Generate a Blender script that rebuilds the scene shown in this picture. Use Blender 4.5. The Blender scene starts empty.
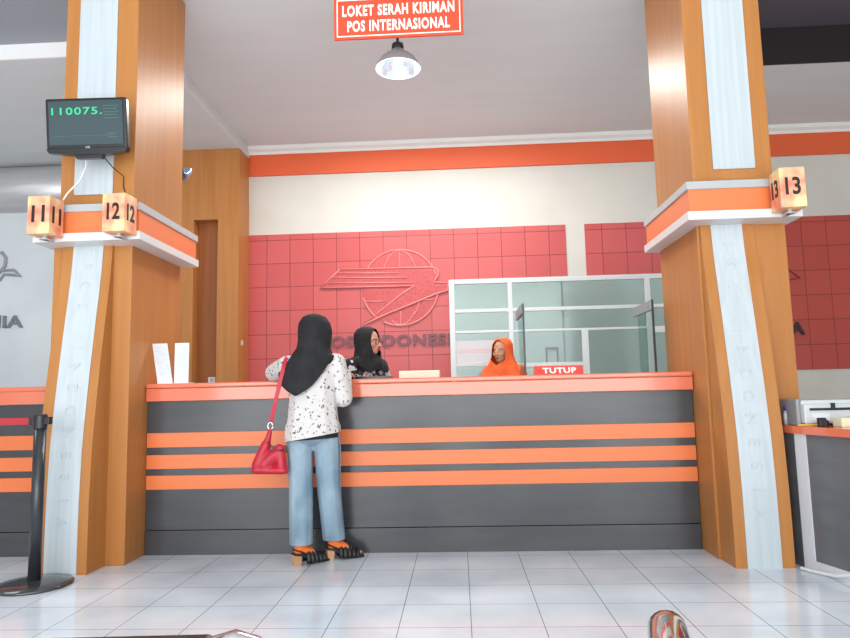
import bpy, bmesh, math, random
from mathutils import Vector, Matrix, Euler
random.seed(7)
PI = math.pi
SC = bpy.context.scene
COL = SC.collection

# ------------------------------------------------------------------ camera
F, YAW, PITCH, ROLL = 665.7, 0.04834, 0.11048, -0.02262
CAMZ = 1.05
fwd = Vector((-math.sin(YAW)*math.cos(PITCH), math.cos(YAW)*math.cos(PITCH), math.sin(PITCH)))
rgt = Vector((math.cos(YAW), math.sin(YAW), 0))
up0 = rgt.cross(fwd)
R_ = rgt*math.cos(ROLL) + up0*math.sin(ROLL)
U_ = -rgt*math.sin(ROLL) + up0*math.cos(ROLL)
cam = bpy.data.cameras.new('camera'); camo = bpy.data.objects.new('camera', cam); COL.objects.link(camo)
cam.sensor_width = 36; cam.sensor_fit = 'HORIZONTAL'; cam.lens = F/850*36; cam.clip_start = 0.02; cam.clip_end = 100
M = Matrix((R_, U_, -fwd)).transposed().to_4x4(); M.translation = (0, 0, CAMZ)
camo.matrix_world = M
SC.camera = camo

def at(px, py, Y):
    """pixel of the photograph -> the point of the place standing at depth Y"""
    d = fwd + R_*((px-425)/F) - U_*((py-319)/F)
    s = Y/d.y
    return Vector((s*d.x, Y, CAMZ + s*d.z))

# ------------------------------------------------------------------ materials
def lin(c):
    return tuple(((v/255)/12.92 if v/255 <= .04045 else (((v/255)+.055)/1.055)**2.4) for v in c)
def mat(name, rgb, rough=.5, metal=0., spec=.5, emit=None, es=1., coat=0., alpha=None):
    m = bpy.data.materials.new(name); m.use_nodes = True
    b = m.node_tree.nodes['Principled BSDF']
    b.inputs['Base Color'].default_value = (*lin(rgb), 1)
    b.inputs['Roughness'].default_value = rough; b.inputs['Metallic'].default_value = metal
    b.inputs['Specular IOR Level'].default_value = spec
    b.inputs['Coat Weight'].default_value = coat; b.inputs['Coat Roughness'].default_value = .08
    if emit:
        b.inputs['Emission Color'].default_value = (*lin(emit), 1); b.inputs['Emission Strength'].default_value = es
    m.diffuse_color = (*lin(rgb), 1)
    return m
def nodes(m):
    nt = m.node_tree
    return nt, nt.nodes, nt.links, nt.nodes['Principled BSDF']
def coords(m, scale=(1, 1, 1), rot=(0, 0, 0), loc=(0, 0, 0)):
    nt, N, L, b = nodes(m)
    tc = N.new('ShaderNodeTexCoord'); mp = N.new('ShaderNodeMapping')
    mp.inputs['Scale'].default_value = scale; mp.inputs['Rotation'].default_value = rot; mp.inputs['Location'].default_value = loc
    L.new(tc.outputs['Object'], mp.inputs['Vector'])
    return mp.outputs['Vector']
def ramp(m, fac, stops, interp='LINEAR'):
    nt, N, L, b = nodes(m)
    r = N.new('ShaderNodeValToRGB'); r.color_ramp.interpolation = interp
    e = r.color_ramp.elements
    while len(e) < len(stops): e.new(.5)
    for el, (p, c) in zip(e, stops):
        el.position = p; el.color = (*lin(c), 1)
    L.new(fac, r.inputs['Fac'])
    return r.outputs['Color']
def noise_mat(name, c1, c2, scale=(3, 3, 3), detail=4, rough=.5, bump=0., lo=.35, hi=.65, **k):
    m = mat(name, c1, rough, **k); nt, N, L, b = nodes(m)
    v = coords(m, scale); n = N.new('ShaderNodeTexNoise'); n.inputs['Scale'].default_value = 1; n.inputs['Detail'].default_value = detail
    L.new(v, n.inputs['Vector'])
    L.new(ramp(m, n.outputs['Fac'], [(lo, c1), (hi, c2)]), b.inputs['Base Color'])
    if bump:
        bp = N.new('ShaderNodeBump'); bp.inputs['Strength'].default_value = bump; bp.inputs['Distance'].default_value = .01
        L.new(n.outputs['Fac'], bp.inputs['Height']); L.new(bp.outputs['Normal'], b.inputs['Normal'])
    return m
def tile_mat(name, c1, c2, grout, w, h, mortar, plane, rough, loc=(0, 0, 0), spec=.5, cloud=None):
    m = mat(name, c1, rough, spec=spec); nt, N, L, b = nodes(m)
    tc = N.new('ShaderNodeTexCoord'); sp = N.new('ShaderNodeSeparateXYZ'); cb = N.new('ShaderNodeCombineXYZ')
    L.new(tc.outputs['Object'], sp.inputs[0])
    L.new(sp.outputs['X'], cb.inputs['X']); L.new(sp.outputs['Y' if plane == 'xy' else 'Z'], cb.inputs['Y'])
    mp = N.new('ShaderNodeMapping'); mp.inputs['Location'].default_value = loc
    L.new(cb.outputs[0], mp.inputs['Vector'])
    t = N.new('ShaderNodeTexBrick'); t.offset = 0; t.squash = 1
    t.inputs['Color1'].default_value = (*lin(c1), 1); t.inputs['Color2'].default_value = (*lin(c2), 1); t.inputs['Mortar'].default_value = (*lin(grout), 1)
    t.inputs['Scale'].default_value = 1; t.inputs['Mortar Size'].default_value = mortar; t.inputs['Mortar Smooth'].default_value = .1
    t.inputs['Bias'].default_value = 0; t.inputs['Brick Width'].default_value = w; t.inputs['Row Height'].default_value = h
    L.new(mp.outputs[0], t.inputs['Vector'])
    col = t.outputs['Color']
    if cloud:
        n = N.new('ShaderNodeTexNoise'); n.inputs['Scale'].default_value = 2.2; n.inputs['Detail'].default_value = 6
        L.new(tc.outputs['Object'], n.inputs['Vector'])
        mx = N.new('ShaderNodeMixRGB'); mx.blend_type = 'MULTIPLY'; mx.inputs['Fac'].default_value = cloud
        L.new(col, mx.inputs[1]); L.new(n.outputs['Color'], mx.inputs[2])
        n2 = ramp(m, n.outputs['Fac'], [(.3, (225, 228, 232)), (.7, (255, 255, 255))]); L.new(n2, mx.inputs[2])
        col = mx.outputs[0]
    L.new(col, b.inputs['Base Color'])
    bp = N.new('ShaderNodeBump'); bp.inputs['Strength'].default_value = .25; bp.inputs['Distance'].default_value = .002; bp.invert = True
    L.new(t.outputs['Fac'], bp.inputs['Height']); L.new(bp.outputs['Normal'], b.inputs['Normal'])
    return m
def wood_mat(name, c1, c2, rough=.4):
    m = mat(name, c1, rough, spec=.3); nt, N, L, b = nodes(m)
    v = coords(m, (16, 16, .7)); n = N.new('ShaderNodeTexNoise'); n.inputs['Scale'].default_value = 1; n.inputs['Detail'].default_value = 5; n.inputs['Distortion'].default_value = .6
    L.new(v, n.inputs['Vector'])
    L.new(ramp(m, n.outputs['Fac'], [(.3, c1), (.7, c2)]), b.inputs['Base Color'])
    return m
def glass_mat(name, tint, refl=.1, rough=.02):
    m = bpy.data.materials.new(name); m.use_nodes = True; nt = m.node_tree; N = nt.nodes; L = nt.links
    N.remove(N['Principled BSDF']); out = N['Material Output']
    t = N.new('ShaderNodeBsdfTransparent'); t.inputs[0].default_value = (*lin(tint), 1)
    g = N.new('ShaderNodeBsdfGlossy'); g.inputs['Roughness'].default_value = rough; g.inputs['Color'].default_value = (.9, .95, .95, 1)
    x = N.new('ShaderNodeMixShader'); x.inputs[0].default_value = refl
    L.new(t.outputs[0], x.inputs[1]); L.new(g.outputs[0], x.inputs[2]); L.new(x.outputs[0], out.inputs['Surface'])
    return m

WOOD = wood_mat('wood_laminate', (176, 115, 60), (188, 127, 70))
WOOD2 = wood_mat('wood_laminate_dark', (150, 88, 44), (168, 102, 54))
STEEL = noise_mat('brushed_panel', (188, 197, 201), (198, 206, 210), (40, 40, 1), rough=.28, spec=.5)
STEELG = mat('silver_trim', (176, 180, 182), .3, spec=.5)
EMBOSS = mat('embossed_grey', (189, 198, 202), .28)
ORANGE = mat('orange_laminate', (230, 122, 70), .35)
ORANGEB = mat('orange_paint', (226, 96, 52), .5)
SALMON = mat('salmon_gloss', (226, 116, 84), .12, coat=.6)
BLACK = noise_mat('black_laminate', (64, 65, 68), (70, 71, 74), (2, 2, 12), rough=.2, spec=.5)
WHITE = noise_mat('white_wall_paint', (208, 205, 196), (213, 210, 202), (2, 2, 2), rough=.7)
CORN = mat('white_moulding', (232, 232, 228), .6)
CEIL = noise_mat('ceiling_paint', (212, 218, 219), (215, 221, 222), (1, 6, 1), rough=.55)
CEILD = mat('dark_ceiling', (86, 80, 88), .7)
FASC = mat('black_fascia', (30, 25, 26), .6)
HALLP = noise_mat('hall_panel', (212, 219, 224), (220, 227, 231), (1.5, 1.5, 1.5), rough=.22)
COVE = noise_mat('metal_cove', (190, 190, 192), (206, 206, 208), (1, 8, 8), rough=.3, metal=.35)
OFFICE = noise_mat('office_wall_paint', (178, 188, 187), (186, 195, 193), (1, 1, 1), rough=.6)
RED1 = tile_mat('red_tile', (194, 84, 84), (200, 91, 90), (130, 40, 44), .2998, .3041, .004, 'xz', .38)
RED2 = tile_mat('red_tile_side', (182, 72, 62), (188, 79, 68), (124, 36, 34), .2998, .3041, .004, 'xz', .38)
FLOOR = tile_mat('floor_tile', (224, 231, 238), (228, 235, 241), (132, 134, 140), .3277, .3277, .0022, 'xy', .12, cloud=1.)
LOGO = mat('relief_rose', (232, 134, 130), .4)
LOGOD = noise_mat('relief_red', (180, 70, 72), (200, 92, 92), (60, 60, 60), rough=.5)
GREYL = mat('grey_letter', (124, 76, 84), .5)
BLACKP = mat('black_plastic', (26, 27, 30), .25)
DARK = mat('dark_metal', (44, 46, 50), .3, metal=.3)
CHROME = mat('chrome', (215, 215, 218), .08, metal=1.)
ALU = mat('white_aluminium', (226, 232, 232), .35)
GLASS = glass_mat('pane_glass', (228, 236, 234), .03, .12)
GLASSF = mat('frosted_film', (226, 230, 232), .5)
PAPER = mat('paper', (226, 230, 236), .6)
SIGNR = mat('sign_red', (228, 74, 42), .4)
SIGNW = mat('sign_white', (250, 246, 236), .5, emit=(250, 246, 236), es=.15)
PLASTW = mat('printer_plastic', (205, 211, 210), .4)
PLASTG = mat('printer_grey', (150, 152, 155), .4)

# ------------------------------------------------------------------ mesh helpers
def box(bm, x0, x1, y0, y1, z0, z1, bev=0.):
    r = bmesh.ops.create_cube(bm, size=1)
    vs = r['verts']
    for v in vs:
        v.co = Vector(((x0+x1)/2 + v.co.x*(x1-x0), (y0+y1)/2 + v.co.y*(y1-y0), (z0+z1)/2 + v.co.z*(z1-z0)))
    if bev:
        es = list({e for v in vs for e in v.link_edges})
        bmesh.ops.bevel(bm, geom=es, offset=bev, segments=2, profile=.5, affect='EDGES')
def NB(): return bmesh.new()
def boxbm(*a, **k):
    bm = NB(); box(bm, *a, **k); return bm
def prism(bm, pts, axis, a, b):
    """extrude a 2D outline along an axis: axis 'x' takes (y,z), 'y' takes (x,z), 'z' takes (x,y)"""
    def P(p, t):
        return {'x': (t, p[0], p[1]), 'y': (p[0], t, p[1]), 'z': (p[0], p[1], t)}[axis]
    A = [bm.verts.new(P(p, a)) for p in pts]; B = [bm.verts.new(P(p, b)) for p in pts]
    n = len(pts)
    bm.faces.new(A); bm.faces.new(B[::-1])
    for i in range(n): bm.faces.new((A[i], B[i], B[(i+1) % n], A[(i+1) % n]))
    bmesh.ops.recalc_face_normals(bm, faces=bm.faces[:])
def tube(bm, pts, r, seg=10, rr=None, cap=True):
    pts = [Vector(p) for p in pts]; rings = []
    n = len(pts); prev = None
    for i, p in enumerate(pts):
        t = (pts[min(i+1, n-1)] - pts[max(i-1, 0)]).normalized()
        if prev is None:
            a = Vector((0, 0, 1)) if abs(t.z) < .9 else Vector((1, 0, 0))
            u = t.cross(a).normalized()
        else:
            u = (prev - t*prev.dot(t)).normalized()
        w = t.cross(u); prev = u
        q = r if rr is None else rr[i]
        rings.append([bm.verts.new(p + (u*math.cos(2*PI*k/seg) + w*math.sin(2*PI*k/seg))*q) for k in range(seg)])
    for a, b in zip(rings, rings[1:]):
        for k in range(seg): bm.faces.new((a[k], a[(k+1) % seg], b[(k+1) % seg], b[k]))
    if cap: bm.faces.new(rings[0][::-1]); bm.faces.new(rings[-1])
def lathe(bm, prof, seg=32, c=(0, 0, 0)):
    rings = []
    for r, z in prof:
        rings.append([bm.verts.new((c[0]+r*math.cos(2*PI*k/seg), c[1]+r*math.sin(2*PI*k/seg), c[2]+z)) for k in range(seg)])
    for a, b in zip(rings, rings[1:]):
        for k in range(seg): bm.faces.new((a[k], a[(k+1) % seg], b[(k+1) % seg], b[k]))
    if prof[0][0] > 1e-4: bm.faces.new(rings[0][::-1])
    if prof[-1][0] > 1e-4: bm.faces.new(rings[-1])
    bmesh.ops.remove_doubles(bm, verts=bm.verts[:], dist=1e-5)
def obj(name, bm, m, parent=None, smooth=False, loc=None):
    me = bpy.data.meshes.new(name)
    if isinstance(bm, bmesh.types.BMesh):
        bmesh.ops.recalc_face_normals(bm, faces=bm.faces[:]); bm.to_mesh(me); bm.free()
    else: me = bm
    me.name = name
    me.materials.clear(); me.materials.append(m)
    if smooth:
        for p in me.polygons: p.use_smooth = True
    o = bpy.data.objects.new(name, me); COL.objects.link(o)
    if loc is not None: o.location = loc
    if parent: o.parent = parent
    return o
def thing(name, label, cat, loc=(0, 0, 0), rz=0., group=None):
    o = bpy.data.objects.new(name, None); COL.objects.link(o); o.empty_display_size = .1
    o.location = loc; o.rotation_euler = (0, 0, rz)
    return tag(o, label, cat, group)
def tag(o, label, cat, group=None):
    o['label'] = label; o['category'] = cat
    if group: o['group'] = group
    return o
def struct(name, bm, m, label=None, parent=None, loc=None, smooth=False):
    o = obj(name, bm, m, parent, loc=loc, smooth=smooth)
    if parent is None:
        o['kind'] = 'structure'
        if label: o['label'] = label
    return o
def sroot(name, label, loc=(0, 0, 0)):
    o = bpy.data.objects.new(name, None); COL.objects.link(o); o.location = loc
    o['kind'] = 'structure'; o['label'] = label
    return o
def text_bm(s, height, width=None, ext=.004, bold=0., shear=0., center=True, spacing=1.):
    """lettering standing in the XZ plane facing -Y, baseline at z=0, cap height = height"""
    cu = bpy.data.curves.new('t', 'FONT'); cu.body = s; cu.size = 1; cu.offset = bold; cu.extrude = .02; cu.resolution_u = 3; cu.shear = shear; cu.space_character = spacing
    o = bpy.data.objects.new('t', cu); COL.objects.link(o)
    dg = bpy.context.evaluated_depsgraph_get(); dg.update()
    me = bpy.data.meshes.new_from_object(o.evaluated_get(dg))
    bpy.data.objects.remove(o); bpy.data.curves.remove(cu)
    bm = bmesh.new(); bm.from_mesh(me); bpy.data.meshes.remove(me)
    xs = [v.co.x for v in bm.verts]; ys = [v.co.y for v in bm.verts]
    x0, x1, y0, y1 = min(xs), max(xs), min(ys), max(ys)
    sz = height/(y1-y0); sx = (width/(x1-x0)) if width else sz
    for v in bm.verts:
        x = (v.co.x-x0)*sx - ((x1-x0)*sx/2 if center else 0); z = (v.co.y-y0)*sz
        v.co = Vector((x, -v.co.z/.02*ext, z))
    bmesh.ops.recalc_face_normals(bm, faces=bm.faces[:])
    return bm
def islands(bm, name, m, parent):
    """each letter a mesh of its own under the lettering"""
    seen = set(); out = []
    for v in bm.verts:
        if v in seen: continue
        st = [v]; isl = []; seen.add(v)
        while st:
            q = st.pop(); isl.append(q)
            for e in q.link_edges:
                o = e.other_vert(q)
                if o not in seen: seen.add(o); st.append(o)
        out.append(isl)
    for isl in sorted(out, key=lambda l: min(v.co.x for v in l)):
        b = bmesh.new(); mp = {v: b.verts.new(v.co) for v in isl}
        for f in {f for v in isl for f in v.link_faces}: b.faces.new([mp[v] for v in f.verts])
        obj(name, b, m, parent)
    bm.free()
def lettering(label, bm, m, loc):
    r = thing('wall_lettering', label, 'lettering', loc); islands(bm, 'letter', m, r)
def xf(bm, loc=(0, 0, 0), rot=(0, 0, 0)):
    bmesh.ops.transform(bm, matrix=Matrix.Translation(loc) @ Euler(rot).to_matrix().to_4x4(), verts=bm.verts[:])
    return bm

# ================================================================== ROOM
W = 8.3; CZ = 4.279
struct('floor', boxbm(-8.6, 6.5, -3.5, 9.5, -.1, 0), FLOOR, 'pale grey glossy square floor tiles with thin dark joints')
# phase of the joints: shift the texture so the lines fall where they do in the hall
for n in FLOOR.node_tree.nodes:
    if n.type == 'MAPPING': n.inputs['Location'].default_value = (.3014+3.277, -3.126+3.277*2, 0)
wb = struct('wall_back', boxbm(-2.649, 6.5, W, W+.15, 0, CZ+.6), WHITE, 'cream back wall above and beside the red tiles')
# red tiles: each panel's own origin carries the phase of its joints
def red_panel(x0, x1, z0, z1, px, pz, m):
    o = obj('red_tile_panel', boxbm(x0-px, x1-px, -.012, 0, z0-pz, z1-pz), m, wb, loc=(px, W, pz))
    return o
red_panel(-2.649, 1.394, .3, 3.117, -2.413-.2998*4, 3.040-.3041*10, RED1)
red_panel(1.632, 3.35, .3, 3.117, 1.844-.2998*4, 3.040-.3041*10, RED1)
red_panel(3.35, 6.5, 1.226, 3.117, 4.277-.2998*8, 3.048-.3041*10, RED2)
struct('trim_1', boxbm(-2.649, 6.5, W-.03, W, 3.898, 4.177), ORANGEB, 'orange painted band running along the top of the back wall')
bm = NB(); prism(bm, [(W, 4.177), (W-.04, 4.177), (W-.045, 4.21), (W-.085, 4.235), (W-.095, CZ), (W, CZ)], 'x', -2.649, 6.5)
struct('trim_2', bm, CORN, 'white cornice between the orange band and the ceiling')
# ceilings
DX = -2.649
struct('ceiling', boxbm(DX, 2.5, -3.5, W, CZ, CZ+.12), CEIL, 'light grey flat ceiling over the counter')
bm = NB(); box(bm, 2.5, 6.5, 6.615, W, CZ, CZ+.12)
struct('ceiling_strip', bm, CEIL, 'grey ceiling strip before the back wall beside the black fascia')['kind'] = 'structure'
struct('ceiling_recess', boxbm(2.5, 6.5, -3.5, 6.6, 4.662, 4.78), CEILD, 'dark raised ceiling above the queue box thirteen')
struct('trim_3', boxbm(2.5, 6.5, 6.585, 6.615, CZ, 4.662), FASC, 'black fascia at the step of the raised ceiling')
struct('ceiling_hall', boxbm(-8.6, DX, -3.5, 5.555, CZ, CZ+.12), mat('hall_ceiling', (150, 156, 164), .5), 'bluish grey ceiling over the side hall')
struct('ceiling_dropped', boxbm(-8.6, DX, 5.56, W, 4.138, CZ+.12), CEIL, 'dropped grey ceiling over the side hall')
struct('trim_4', boxbm(-8.6, DX, 5.54, 5.56, 4.138, CZ), mat('white_edge', (245, 245, 245), .5), 'white edge of the dropped hall ceiling')
# side hall back wall with its rounded metal bulkhead
struct('wall_hall', boxbm(-8.6, DX, W, W+.15, 0, 3.545), HALLP, 'smooth silver grey wall of the side hall')
pts = [(W+.15, 4.138)]
for k in range(13):
    a = k/12*PI
    pts.append((W-.02-.25*math.sin(a), 3.836+.302*math.cos(a)))
pts.append((W+.15, 3.534))
bm = NB(); prism(bm, pts, 'x', -8.6, -3.5)
struct('trim_5', bm, COVE, 'rounded shiny metal bulkhead above the hall wall', smooth=True)
struct('wall_left', boxbm(-8.7, -8.6, -3.5, W, 0, 4.4), WHITE, 'white end wall of the side hall')
struct('wall_right', boxbm(6.5, 6.6, -3.5, W, 0, 4.78), WHITE, 'white side wall beyond the desk')

# wood pillar against the back wall with a recessed niche
pb = sroot('pillar', 'orange wood clad pillar against the back wall with a tall recessed panel')
PX0, PX1, PY = -3.75, -2.650, 7.902
NX0, NX1, NZ = -3.218, -2.916, 3.239
bm = NB(); box(bm, PX0, NX0, PY, W-.001, 0, 4.137); box(bm, NX1, PX1, PY, W-.001, 0, 4.137); box(bm, NX0, NX1, PY, W-.001, NZ, 4.137)
obj('cladding', bm, WOOD, pb)
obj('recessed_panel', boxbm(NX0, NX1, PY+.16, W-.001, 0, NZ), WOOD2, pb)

# ------------------------------------------------------------------ big columns
FIN = [(2.09, 4.262), (1.9, 4.245), (1.7, 4.215), (1.5, 4.182), (1.25, 4.145), (1.05, 4.117), (.75, 4.083), (.45, 4.068), (.2, 4.065), (0, 4.065)]
def column(label, x0, x1, fx0, fx1, sx0, sx1, ux0, ux1, bx0, bx1, uz):
    r = sroot('column', label)
    y0, y1 = 4.28, 5.06
    bm = NB(); box(bm, x0, x1, y0, y1, 2.1, CZ-.002, bev=.004); box(bm, min(x0, x0-.028) if x0 < 0 else x0, x1+.052 if x0 > 0 else x1, y0, y1, 0, 2.1, bev=.004)
    obj('core', bm, WOOD, r)
    prof = [(y, z) for z, y in FIN] + [(y0-.001, 0), (y0-.001, 2.09)]
    bm = NB(); prism(bm, prof, 'x', fx0, fx1); obj('curved_fin', bm, WOOD, r)
    prof = [(y-.006, z) for z, y in FIN] + [(y-.001, z) for z, y in FIN[::-1]]
    bm = NB(); prism(bm, prof, 'x', sx0, sx1); fs = obj('fin_strip', bm, STEEL, r)
    # faint raised letters running up the strip
    for ch, zc in zip('POS INDONESIA', [1.93-.135*k for k in range(13)]):
        if ch == ' ': continue
        b = text_bm(ch, .07, ext=.002, bold=.02); yy = next((FIN[i][1] + (FIN[i+1][1]-FIN[i][1])*(FIN[i][0]-zc)/(FIN[i][0]-FIN[i+1][0])) for i in range(len(FIN)-1) if FIN[i][0] >= zc >= FIN[i+1][0])
        xf(b, (0, 0, -.035)); xf(b, ((sx0+sx1)/2, yy-.007, zc), (0, PI/2, 0))
        if zc == 1.93: bmL = b
        else:
            t = bpy.data.meshes.new('t'); b.to_mesh(t); b.free(); bmL.from_mesh(t); bpy.data.meshes.remove(t)
    obj('raised_lettering', bmL, EMBOSS, fs)
    obj('upper_strip', boxbm(ux0, ux1, y0-.012, y0, uz, CZ-.002, bev=.003), STEEL, r)
    # ring of orange and silver round the column
    by0, by1 = 4.13, 5.07
    obj('band', boxbm(bx0, bx1, by0, by1, 2.13, 2.275), ORANGE, r)
    obj('band_top_rail', boxbm(bx0-.012, bx1+.012, by0-.012, by1+.012, 2.275, 2.325, bev=.003), STEELG, r)
    obj('band_ledge', boxbm(bx0-.02, bx1+.02, by0-.03, by1+.012, 2.075, 2.13, bev=.003), mat('ledge_white', (214, 216, 216), .3), r)
    return r
column('square wood column carrying the wall screen and queue boxes 11 and 12', -2.672, -2.16, -2.625, -2.285, -2.55, -2.345, -2.572, -2.303, -2.715, -2.045, 2.435)
column('square wood column carrying queue box 13', 1.555, 2.06, 1.57, 1.905, 1.635, 1.83, 1.685, 1.952, 1.465, 2.118, 2.446)

# ================================================================== COUNTERS
def counter(name, label, x0, x1, desk=True):
    r = thing(name, label, 'counter', ((x0+x1)/2, 4.55, 0))
    a, b = x0-(x0+x1)/2, x1-(x0+x1)/2
    y = 0.
    obj('front_panel', boxbm(a, b, y, .40, .165, 1.03), BLACK, r)
    obj('plinth', boxbm(a, b, y-.004, .40, 0, .160), BLACK, r)
    obj('lip_board', boxbm(a, b, y-.035, .03, 1.032, 1.120, bev=.004), SALMON, r)
    obj('countertop', boxbm(a, b, y-.045, .42, 1.122, 1.153, bev=.008), SALMON, r)
    for z0, z1 in ((.717, .816), (.572, .667), (.434, .528)):
        obj('stripe', boxbm(a, b, y-.010, 0, z0, z1, bev=.002), ORANGE, r)
    if desk:
        obj('desk_shelf', boxbm(a+.55, b-.05, .421, .66, .72, .75), WOOD, r)
    return r
counter('service_counter', 'long black service counter with three orange stripes between the two columns', -2.155, 1.55)
counter('service_counter', 'black counter with orange stripes in the side hall behind the rope post', -6.5, -2.705, False)

# ------------------------------------------------------------------ desk by the column
dk = thing('side_desk', 'low grey desk with orange edged top beside the column, carrying the printer', 'desk')
A = [(1.925, 4.26), (1.945, 4.06), (2.04, 3.655), (2.26, 2.95), (3.5, 2.95), (3.5, 4.26)]
def inset(p, d):  # move outline of the body in from the top edge
    return [(x+d, y) for x, y in p[:4]] + [(x, y+d if y < 3 else y) for x, y in p[4:]]
bm = NB(); prism(bm, A, 'z', .765, .81); obj('desktop', bm, SALMON, dk)
GREYD = noise_mat('desk_laminate', (92, 94, 98), (104, 106, 110), (3, 3, 12), rough=.3)
B = inset(A, .02); B[3] = (2.28, 2.99)
bm = NB(); prism(bm, B, 'z', .0, .765); obj('desk_body', bm, GREYD, dk)
def side_strip(p, q, t0, t1, z0, z1, off):
    p = Vector((*p, 0)); q = Vector((*q, 0)); d = (q-p); n = Vector((d.y, -d.x, 0)).normalized()
    if n.x > 0: n = -n
    a = p+d*t0; b = p+d*t1; bm = NB()
    prism(bm, [(a.x, a.y), (b.x, b.y), (b.x+n.x*off, b.y+n.y*off), (a.x+n.x*off, a.y+n.y*off)], 'z', z0, z1)
    return bm
TRIMW = mat('desk_trim', (214, 216, 222), .25)
obj('corner_trim', side_strip(B[1], B[2], -.02, .19, 0, .764, .006), TRIMW, dk)
bm = side_strip(B[1], B[2], .19, 1.0, 0, .058, .005)
t = bpy.data.meshes.new('t'); b2 = side_strip(B[2], B[3], 0, 1, 0, .058, .005); b2.to_mesh(t); b2.free(); bm.from_mesh(t); bpy.data.meshes.remove(t)
obj('skirting', bm, TRIMW, dk)
DZ = .81
pr = thing('printer', 'light grey desktop printer on the low desk beside the column', 'printer', (2.27, 4.09, DZ), 0)
bm = NB(); box(bm, -.28, .28, -.10, .12, .012, .125, bev=.008); box(bm, -.28, .28, -.075, .12, .118, .148, bev=.008); obj('casing', bm, PLASTW, pr)
bm = NB(); box(bm, -.304, -.281, -.06, .15, .0, .155, bev=.005); obj('side_housing', bm, PLASTG, pr)
bm = NB(); box(bm, -.25, .25, -.106, -.098, .088, .102); box(bm, -.13, -.11, -.112, -.098, .088, .13); obj('paper_slot', bm, DARK, pr)
obj('white_sticker', boxbm(-.235, -.14, -.102, -.099, .03, .07), PAPER, pr)
bm = NB(); box(bm, -.26, .26, -.09, .11, 0, .013); obj('foot', bm, DARK, pr)
cb = thing('cable_plug', 'black plug and short cable lying in front of the printer', 'cable', (2.065, 3.905, DZ))
bm = NB(); box(bm, -.045, -.005, -.012, .02, 0.0, .05, bev=.004); obj('plug', bm, BLACKP, cb)
bm = NB(); tube(bm, [(-.005, 0, .035), (.01, .01, .03), (.022, .02, .015), (.024, .04, .008)], .006); obj('cord', bm, BLACKP, cb, True)
cr = boxbm(-.07, .13, -.05, .04, 0, .052, bev=.004)
tag(obj('card_box', cr, mat('cream_card', (232, 230, 196), .6), loc=(2.17, 3.87, DZ)), 'small cream cardboard box at the front of the printer', 'box')
bt = thing('small_bottle', 'small clear bottle with purple cap beside the printer', 'bottle', (1.972, 4.17, DZ))
bm = NB(); lathe(bm, [(.0, 0), (.017, .001), (.018, .06), (.013, .075), (.011, .085), (0, .085)], 20); obj('bottle_body', bm, mat('clear_plastic', (200, 205, 215), .15), bt, True)
bm = NB(); lathe(bm, [(0, .085), (.014, .085), (.014, .112), (0, .114)], 20); obj('cap', bm, mat('purple_cap', (70, 50, 150), .4), bt, True)
pn = NB(); tube(pn, [(0, 0, .006), (.10, .0, .006), (.12, .0, .006)], .006, 8, [.006, .006, .001]); xf(pn, rot=(0, 0, PI*.95))
tag(obj('pencil', pn, mat('pencil_yellow', (230, 180, 80), .5), loc=(2.065, 3.98, DZ)), 'yellow pencil lying at the corner of the low desk', 'pencil')
wc = NB(); tube(wc, [(1.915, 4.02, .012), (1.955, 3.93, .012), (2.0, 3.82, .02), (2.045, 3.74, .045), (2.06, 3.70, .05)], .009, 8)
tag(obj('floor_cable', wc, mat('white_cable', (225, 225, 225), .4)), 'white cable along the foot of the low desk', 'cable')

# ================================================================== RELIEF ON THE RED WALL
YW = W-.012
def wp(cx, cy):   # crop pixels of the emblem -> wall point
    return at(300+cx/3.755, 220+cy/3.755, YW)
lg = thing('wall_emblem', 'large rose relief emblem of a streaking bird before a globe on the red tiles', 'emblem', (-.705, YW, 2.38))
def rel(p, d=0.): return Vector((p.x+.705, -d, p.z-2.38))
def arc(cx, cz, r, a0, a1, n=24, sx=1.):
    return [Vector((cx+sx*r*math.cos(math.radians(a0+(a1-a0)*k/n)), 0, cz+r*math.sin(math.radians(a0+(a1-a0)*k/n)))) for k in range(n+1)]
GR = .483
bm = NB()
prism(bm, [(GR*math.cos(2*PI*k/64), GR*math.sin(2*PI*k/64)) for k in range(64)], 'y', 0, -.012)
globe = obj('globe_disc', bm, LOGOD, lg)
bm = NB()
def line(pts, r=.011, d=.014): tube(bm, [Vector((p.x, -d, p.z)) for p in pts], r, 8)
line(arc(0, 0, GR, 17, 152, 40)); line(arc(0, 0, GR, 195, 233, 16)); line(arc(0, 0, GR, 244, 348, 40))
for sx in (-.5, 0, .5):
    line(arc(0, 0, GR*.98, 32 if sx else 30, 90, 16, sx if sx else .001), .008)
    line(arc(0, 0, GR*.98, -90, -40 if sx >= 0 else -62, 16, sx if sx else .001), .008)
line([Vector((-GR*.93, 0, -.17)), Vector((-.18, 0, -.17))], .008); line([Vector((.16, 0, -.17)), Vector((GR*.93, 0, -.17))], .008)
line(arc(0, 0, GR*.98, 180+8, 270-40, 10, -.55+1e-3), .008)
obj('globe_line', bm, LOGO, globe, True)
out = [(150, 187), (497, 178)] + [(512, 184), (520, 196), (518, 210), (508, 226), (504, 234)] + [(556, 236), (556, 264), (500, 282), (430, 312), (330, 352), (235, 395), (300, 345), (380, 280), (430, 248), (78, 256), (105, 236), (125, 215), (140, 200)]
o2 = [rel(wp(*p)) for p in out]
bm = NB(); prism(bm, [(p.x, p.z) for p in o2], 'y', -.013, -.022); bird = obj('bird', bm, LOGOD, lg)
bm = NB()
line(o2[:-5] + [o2[-5]], .011, .024)
for a, b in (((430, 248), (78, 256)), ((425, 236), (100, 238)), ((400, 217), (118, 218)), ((375, 200), (140, 201)), ((150, 187), (78, 256))):
    line([rel(wp(*a)), rel(wp(*b))], .009, .024)
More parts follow.
